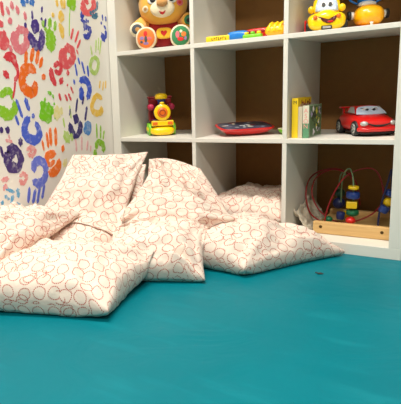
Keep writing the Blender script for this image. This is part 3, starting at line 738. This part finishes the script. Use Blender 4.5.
rows = [(-.052, .078, .060), (-.006, .108, .044), (.045, .109, .044), (.102, .08, .055)]
va = [cabin.verts.new((-hw, y, z)) for y, z, hw in rows] + [cabin.verts.new((hw, y, z)) for y, z, hw in rows]
cabin.faces.new(va[:4][::-1]); cabin.faces.new(va[4:])
for i in range(4): cabin.faces.new((va[i], va[(i + 1) % 4], va[4 + (i + 1) % 4], va[4 + i]))
cb = lab(obj('cabin', cabin, RED, car, smooth=True, bevel=.012), 'red cabin roof')
def quad3(bm, P, off, n, th=.0025):
    a = [bm.verts.new(V(p_) + n * off) for p_ in P]; b = [bm.verts.new(V(p_) + n * (off - th)) for p_ in P]
    bm.faces.new(a); bm.faces.new(b)
    for i in range(len(P)): bm.faces.new((a[i], a[(i + 1) % len(P)], b[(i + 1) % len(P)], b[i]))
    return bm
nw = V((0, -(.108 - .078), .046)).normalized()
ws = lab(obj('windscreen', quad3(B(), [(x_, -.0505 + .0425 * t_q, .079 + .0277 * t_q) for x_, t_q in ((-.056, .02), (-.03, -.04), (0, -.06), (.03, -.04), (.056, .02), (.051, .4), (.045, .7), (.036, .9), (.02, .98), (0, 1), (-.02, .98), (-.036, .9), (-.045, .7), (-.051, .4))], .0015, nw), GLS, car, smooth=False), 'pale blue windscreen')
def onws(x, t): return V((x, -.0505 + .0425 * t, .079 + .0277 * t)) + nw * .002
for s in (-1, 1):
    ey = obj('eye_white', ell(B(), onws(s * .017, .5), (.013, .0025, .010), R3('X', 45)), WHT, ws)
    obj('pupil', ell(B(), onws(s * .013 + .002, .42) + nw * .003, (.006, .003, .007), R3('X', 45)), BLK, ey)
    obj('brow', tube(B(), smoothpts([onws(s * .03, .72), onws(s * .018, .66), onws(s * .006, .5)], 5), .0016, 8), BLK, ws)
    nsd = V((s * .9, 0, .35)).normalized()
    lab(obj('side_window', quad3(B(), [(s * .0555, -.035, .083), (s * .0555, .03, .084), (s * .0455, .03, .105), (s * .0455, -.002, .105)], .003, nsd), SIL, car, smooth=False), 'silver side window')
bv = bvh_of(bd)
def frontp(x, z, e=.0015):
    h = bv.ray_cast(V((x, -2, z)), V((0, 1, 0))); return (h[0] if h[0] else bv.find_nearest(V((x, -.12, z)))[0]) + V((0, -e, 0))
obj('mouth', tube(B(), smoothpts([frontp(x, .05 - .011 * (1 - (x / .045) ** 2)) for x in [-.045 + .009 * i for i in range(11)]], 3), lambda t: .0012 + .0026 * math.sin(PI * t), 8), BLK, car)
for s in (-1, 1): lab(obj('headlight', ell(B(), frontp(s * .052, .048, -.004), (.014, .009, .0095), R3('Z', s * 35)), SIL, car), 'silver headlight')
lab(obj('bumper', tube(B(), smoothpts([(-.066, -.098, .026), (-.05, -.118, .026), (0, -.126, .026), (.05, -.118, .026), (.066, -.098, .026)], 8), .0085, 12), RED, car), 'red front bumper')
lab(obj('skirt', loft(B(), [(-.116, .05, .006, .02, 3), (-.1, .062, .006, .02, 3), (.1, .062, .006, .02, 3)]), BLK, car), 'black underside')
for x in (-.062, .062):
    for y in (-.07, .08): wheel(car, x, y, .029, .024, SIL)
sp = lab(obj('spoiler', box(B(), -.06, .06, .095, .118, .098, .104), RED, car, smooth=False, bevel=.002), 'red spoiler')
for s in (-1, 1): obj('spoiler_post', box(B(), s * .045 - .003, s * .045 + .003, .1, .112, .076, .099), RED, sp, smooth=False)

yc = thing('toy_car', 'chubby yellow toy car with a laughing mouth and orange cheeks, top right cube', 'toy car', (.826, .145, Z2), math.radians(17)); yc.scale = (.79, .79, .79)
yb = obj('body', loft(B(), [(-.092, .045, .022, .045, 2.6), (-.088, .066, .010, .066, 3), (-.07, .076, .006, .08, 3), (-.03, .079, .006, .086, 3), (.03, .079, .006, .086, 3), (.075, .07, .008, .08, 2.8), (.09, .05, .02, .07, 2.4)], 36), YEL, yc, sub=1)
yv = bvh_of(yb)
lab(obj('hood', ell(B(), (0, -.058, .058), (.05, .036, .033)), YEL, yc, sub=1), 'rounded yellow hood')
yv2 = bvh_of(yb, yc.children[-1]) if False else bvh_of(*[o for o in yc.children if o.name.split('.')[0] in ('body', 'hood')])
ycab = obj('cabin', loft(B(), [(-.045, .05, .075, .10, 3), (-.03, .055, .07, .13, 3), (-.005, .056, .07, .158, 3), (.04, .054, .07, .16, 3), (.065, .045, .07, .14, 3)], 32), YEL, yc, sub=1)
yw = bvh_of(ycab)
wsy = lab(obj('windscreen', patch(B(), [(-.046, .088), (-.03, .085), (0, .0835), (.03, .085), (.046, .088), (.043, .115), (.036, .14), (.02, .147), (0, .149), (-.02, .147), (-.036, .14), (-.043, .115)], yw, .003, .01), GLS, yc), 'pale blue windscreen')
wv = bvh_of(wsy)
for s in (-1, 1):
    ey = obj('eye', patch(B(), circ(s * .014, .121, .012, .015), wv, .002), WHT, wsy)
    obj('pupil', patch(B(), circ(s * .0135, .115, .007, .009), bvh_of(ey), .002), BLK, ey)
    lab(obj('door_mirror', ell(B(), (s * .062, -.03, .098), (.014, .012, .016)), YEL, yc), 'yellow side mirror')
    lab(obj('cheek', ell(B(), (s * .046, -.09, .06), (.0095, .008, .0095)), ORA, yc), 'orange cheek')
mo = [(-.035, .064), (-.02, .052), (-.005, .047), (.01, .047), (.025, .052), (.04, .066), (.036, .048), (.025, .036), (.012, .032), (0, .034), (-.015, .042)]
mm = lab(obj('mouth', patch(B(), mo, yv2, .0025, .006), mat('dark red mouth', (90, 14, 18)), yc), 'open dark red mouth')
obj('tongue', patch(B(), circ(.015, .039, .012, .004), bvh_of(mm), .001), RED, mm)
pt = lab(obj('plate', box(B(), -.021, .021, -.097, -.08, .008, .024), BLK, yc, smooth=False, bevel=.003), 'black number plate')
lab(obj('plate_face', box(B(), -.016, .016, -.0985, -.09, .012, .020), SIL, pt, smooth=False, bevel=.001), 'silver plate face')
for x in (-.07, .07):
    for y in (-.045, .055): wheel(yc, x, y, .024, .026, ORA)
lab(obj('side_rail', box(B(), -.089, -.08, -.06, .03, .004, .055), RED, yc, smooth=False, bevel=.003), 'red side rail')

yt = thing('toy_vehicle', 'plump amber toy with white side wheels on a red base, at the far right', 'toy vehicle', (.938, .228, Z2), math.radians(24)); yt.scale = (.92, .92, .92)
by = lab(obj('body', ell(B(), (0, -.03, .05), (.053, .06, .04), p=.88), AMB, yt, sub=1), 'plump amber body')
lab(obj('canopy', ell(B(), (0, .0, .094), (.032, .03, .014)), WHT, yt), 'white canopy')
lab(obj('roof', ell(B(), (0, .02, .112), (.03, .035, .022)), SKY, yt), 'blue roof')
lab(obj('cap', lathe(B(), [(.022, .125), (.024, .138), (.008, .144)], (0, .015, 0)), RED, yt), 'red cap')
bs = lab(obj('base', prism(B(), oval(.05, .07, 3), 0, .012), RED, yt, smooth=False, bevel=.003), 'flat red base')
lab(obj('wing', prism(B(), [(x, y + .045) for x, y in oval(.082, .026, 3)], .012, .022), RED, yt, smooth=False, bevel=.003), 'red wing')
lab(obj('peg', lathe(B(), [(.0045, .0), (.0045, .02), (.007, .024)], (0, -.082, .0)), WHT, yt), 'white peg in front')
for s in (-1, 1):
    sw = lab(obj('side_wheel', lathe(B(), [(.005, -.006), (.014, -.005), (.014, .005), (.005, .006)], (s * .055, -.02, .055), 'X', 22), WHT, yt), 'white side wheel')
    lab(obj('tyre', lathe(B(), [(.008, -.006), (.017, -.005), (.017, .005), (.008, .006)], (s * .065, -.02, .055), 'X', 22), BLK, sw), 'black tyre')
    lab(obj('antenna', tube(B(), smoothpts([(s * .03, .02, .1), (s * .055, .02, .115), (s * .062, .02, .135)], 5), .004, 8), SKY, yt), 'blue arm')

# coloured pieces along the front of the middle top board
fx = lambda u, y: atY(u, 38, y).x
t1 = thing('toy_marker', 'flat yellow toy bar with black lettering, left end of the row of coloured pieces', 'toy', (.475, .035, Z2), math.radians(4), )
bar = obj('bar', box(B(), -.046, .046, -.012, .012, 0, .021), YEL, t1, smooth=False, bevel=.005)
for k in range(7):
    x = -.022 + k * .0085
    obj('black_lettering', box(box(B(), x, x + .002, -.0126, -.011, .005, .016), x, x + .0055, -.0126, -.011, (.005, .0095, .0135)[k % 3], (.0075, .012, .016)[k % 3]), BLK, bar, smooth=False)
t2 = thing('toy_block', 'blue rounded toy piece between the yellow bar and the green one', 'toy', (.546, .05, Z2), math.radians(3))
obj('shell', loft(B(), [(-.02, .028, .002, .02, 3), (-.016, .036, 0, .03, 3), (.016, .036, 0, .034, 3), (.02, .028, .002, .026, 3)]), SKY, t2)
lab(obj('tip', lathe(B(), [(.005, -.046), (.010, -.04), (.012, -.03)], (0, 0, .014), 'X', 18), YEL, t2), 'yellow tip')
t3 = thing('toy_block', 'green bumpy toy piece in front of the long red one', 'toy', (.606, .036, Z2), math.radians(4))
obj('base', box(B(), -.034, .034, -.012, .012, 0, .014), GRN, t3, smooth=False, bevel=.004)
for k in range(3): lab(obj('stud', lathe(B(), [(.008, .012), (.008, .021), (.005, .023)], (-.022 + k * .022, 0, 0), n=18), GRN if k % 2 else YEL, t3), 'raised stud')
t4 = thing('toy_block', 'long red toy piece lying behind the green one', 'toy', (.612, .085, Z2), math.radians(3))
obj('bar', loft(B(), [(-.014, .05, .004, .03, 3), (-.01, .06, .0, .036, 3), (.01, .06, 0, .036, 3), (.014, .05, .004, .03, 3)]), RED, t4)
obj('rib', box(B(), -.04, .03, -.0155, .0, .022, .028), DRED, t4, smooth=False, bevel=.001)
t5 = thing('toy_block', 'amber and yellow toy piece touching the right divider', 'toy', (.682, .055, Z2), math.radians(8))
lab(obj('body', loft(B(), [(-.022, .026, .002, .026, 2.6), (-.014, .034, 0, .036, 2.6), (.014, .034, 0, .048, 2.6), (.022, .026, .004, .04, 2.6)]), AMB, t5), 'amber body')
for k in range(3): lab(obj('ridge', tube(B(), smoothpts([(-.02 + k * .018, -.02, .016), (-.017 + k * .018, -.014, .036), (-.014 + k * .018, .01, .046)], 5), .005, 10), YEL, t5), 'yellow ridge')

# bead maze
PB = V((.94, .16, T_))
bmz = thing('bead_maze', 'wooden bead maze with red wire loops in the bottom right cube', 'bead maze', PB)
def loc(p_): return V(p_) - PB
def blk(name, x0, x1, y0, y1, z0, z1, bv_=.004): 
    bm = box(B(), x0, x1, y0, y1, z0, z1); bm.transform(Matrix.Translation(-PB)); return obj(name, bm, M_WOOD, bmz, smooth=False, bevel=bv_)
fb_ = blk('front_board', .815, 1.074, .088, .108, T_ + .0005, T_ + .045)
blk('rear_board', .815, 1.074, .315, .335, T_ + .0005, T_ + .045)
blk('base_board', .817, 1.072, .108, .315, T_ + .016, T_ + .028, .001)
for x in (.843, 1.045):
    lab(obj('screw', lathe(B(), [(.002, -.0012), (.0055, -.001), (.0055, .004)], loc((x, .088, T_ + .027)), 'Y', 16), mat('bronze screw', (96, 72, 40), .4, metal=.8), fb_), 'bronze screw')
WR = mat('red wire', (150, 14, 22), .35, .05); WG = mat('green wire', (120, 150, 110), .35, .05); WB = mat('blue wire', (24, 28, 72), .35, .05)
def wire(uvy, r, m, closed=False, nm='wire'):
    pts = smoothpts([loc(atY(u, v, y)) for u, v, y in uvy], 10, closed)
    return obj(nm, tube(B(), pts, r, 10, closed), m, bmz)
zt = T_ + .056
lab(wire([(324, 226, .12), (327, 210, .125), (334, 193, .135), (344, 178, .15), (358, 170, .17), (373, 169, .19), (381, 180, .2), (383, 200, .2), (372, 214, .19), (352, 222, .17), (335, 221, .16), (320, 211, .17), (312, 194, .2), (316, 178, .22), (330, 170, .24), (345, 172, .25), (356, 182, .27), (360, 205, .3)], .0027, WR), 'red wire')
lab(wire([(326, 224, .14), (311, 214, .16), (306, 196, .2), (309, 180, .22), (320, 171, .25), (338, 169, .27), (350, 176, .29), (356, 192, .3), (352, 208, .3)], .0027, WR), 'red wire')
lab(wire([(353, 217, .15), (353.5, 195, .15), (353, 178, .15), (350, 169, .16), (345, 172, .19), (342, 184, .22), (341, 206, .25)], .0026, WG), 'pale green wire')
lab(wire([(346, 176, .25), (343, 172, .26), (339.5, 180, .27), (338, 206, .28)], .0026, WG), 'pale green wire')
lab(wire([(377.5, 232, .125), (379, 215, .13), (383, 198, .14), (388, 182, .15), (391.5, 170, .16), (392, 178, .2), (391, 200, .22)], .0035, WB), 'dark blue wire')
def bead(u, v, y, prof, m, tilt=0, lb=None):
    bm = lathe(B(), prof, n=24); bm.transform(Matrix.Rotation(math.radians(tilt), 4, 'Y')); bm.transform(Matrix.Translation(loc(atY(u, v, y))))
    o = obj('bead', bm, m, bmz, bevel=0); lab(o, lb); return o
cyl = lambda r, h: [(r * .85, -h), (r, -h * .75), (r, h * .75), (r * .85, h)]
sph = lambda r: [(r * math.sin(PI * i / 12) + .0002, -r * math.cos(PI * i / 12)) for i in range(13)]
bead(353.5, 187.5, .15, cyl(.018, .006), YEL, 3, 'yellow disc bead')
bead(353, 195, .15, cyl(.0225, .0115), BLUE, 3, 'blue drum bead')
bm = box(B(), -.019, .017, -.016, .016, -.0125, .0125); bm.transform(Matrix.Rotation(.2, 4, 'Z')); bm.transform(Matrix.Translation(loc(atY(352, 204.5, .15))))
lab(obj('bead', bm, YEL, bmz, smooth=False, bevel=.003), 'yellow block bead')
bead(352.5, 212.5, .15, cyl(.021, .009), DGRN, 2, 'green drum bead')
bead(350.5, 220.5, .125, [(a * 1.25, b) for a, b in sph(.0135)], RED, 0, 'red ball bead')
bead(340.5, 215.5, .15, cyl(.0145, .0135), mat('navy bead', (34, 48, 110), .4), 4, 'navy drum bead')
bead(346, 214, .18, sph(.013), YEL, 0, 'yellow ball bead')
bead(328.5, 219, .14, [(a * 1.3, b) for a, b in sph(.011)], DGRN, 0, 'green ball bead')
bead(339, 203, .26, sph(.022), mat('night blue bead', (24, 34, 84), .4), 0, 'dark blue ball bead')
bead(340, 193, .26, sph(.018), mat('bottle green bead', (16, 62, 48), .4), 0, 'dark green ball bead')
bead(384, 209, .14, cyl(.016, .012), BLUE, 25, 'blue drum bead')
bead(388, 202, .15, sph(.0155), YEL, 0, 'yellow ball bead')
bead(390, 193, .155, cyl(.014, .010), BLUE, 25, 'blue drum bead')

# crumpled cloth tucked beside the maze
random.seed(12)
ct = B(); NX, NY = 22, 26; gv = []
for i in range(NX):
    row = []
    for j in range(NY):
        s, t = i / (NX - 1), j / (NY - 1)
        q = V((.751 + s * .052 + .012 * noise.noise(V((s * 3, t * 5, 2))), .08 + t * .24, T_ + .012 + .1 * (1 - s) ** 1.2 * (.75 + .5 * noise.noise(V((t * 4, s * 2, 7)))) + .012 * noise.noise(V((s * 6, t * 9, 1)))))
        q.z = max(q.z, T_ + .004)
        q.x = min(max(q.x, .747), .811); row.append(ct.verts.new(q))
    gv.append(row)
for i in range(NX - 1):
    for j in range(NY - 1): ct.faces.new((gv[i][j], gv[i + 1][j], gv[i + 1][j + 1], gv[i][j + 1]))
ct.transform(Matrix.Translation(V((-.778, -.2, -T_))))
cm = mat('mottled grey cloth', (206, 194, 172), .8, .55, 70)
cl_ = obj('crumpled_cloth', ct, cm); cl_.location = (.778, .2, T_)
so2 = cl_.modifiers.new('solid', 'SOLIDIFY'); so2.thickness = .003; so2.offset = 1
tag(cl_, 'crumpled mottled grey cloth stuffed between the divider and the bead maze', 'cloth')

# twist of litter on the mat
dp = atZ(319, 274, 0)
lt = obj('litter_scrap', tube(tube(B(), smoothpts([(-.012, .004, .002), (-.003, 0, .003), (.004, -.003, .002), (.012, .001, .0035)], 5), .0016, 8), smoothpts([(-.002, -.008, .002), (.002, 0, .004), (.006, .006, .002)], 5), .0014, 8), mat('dark scrap', (54, 48, 44)))
lt.location = (dp.x, dp.y, 0); tag(lt, 'tiny dark twist of litter on the teal mat near the pointed pillow', 'litter')
#LIGHTS
def area(name, loc, tgt, sx, sy, power, col):
    l = bpy.data.lights.new(name, 'AREA'); l.shape = 'RECTANGLE'; l.size = sx; l.size_y = sy; l.energy = power; l.color = col
    o = bpy.data.objects.new(name, l); COL.objects.link(o); o.location = loc
    o.rotation_euler = (V(tgt) - V(loc)).to_track_quat('-Z', 'Y').to_euler()
area('ceiling_lamp', (.55, -.95, 2.6), (.55, -.95, 0), 1.0, .3, 62, (1, .955, .885))
area('ceiling_lamp', (1.9, -2.5, 2.6), (1.9, -2.5, 0), 1.0, .3, 66, (1, .955, .885))
w = bpy.data.worlds.new('world'); scn.world = w; w.use_nodes = True
w.node_tree.nodes['Background'].inputs[0].default_value = (1, .91, .8, 1); w.node_tree.nodes['Background'].inputs[1].default_value = .1
scn.view_settings.view_transform = 'Standard'; scn.view_settings.look = 'None'; scn.view_settings.exposure = 0.13; scn.view_settings.gamma = 1
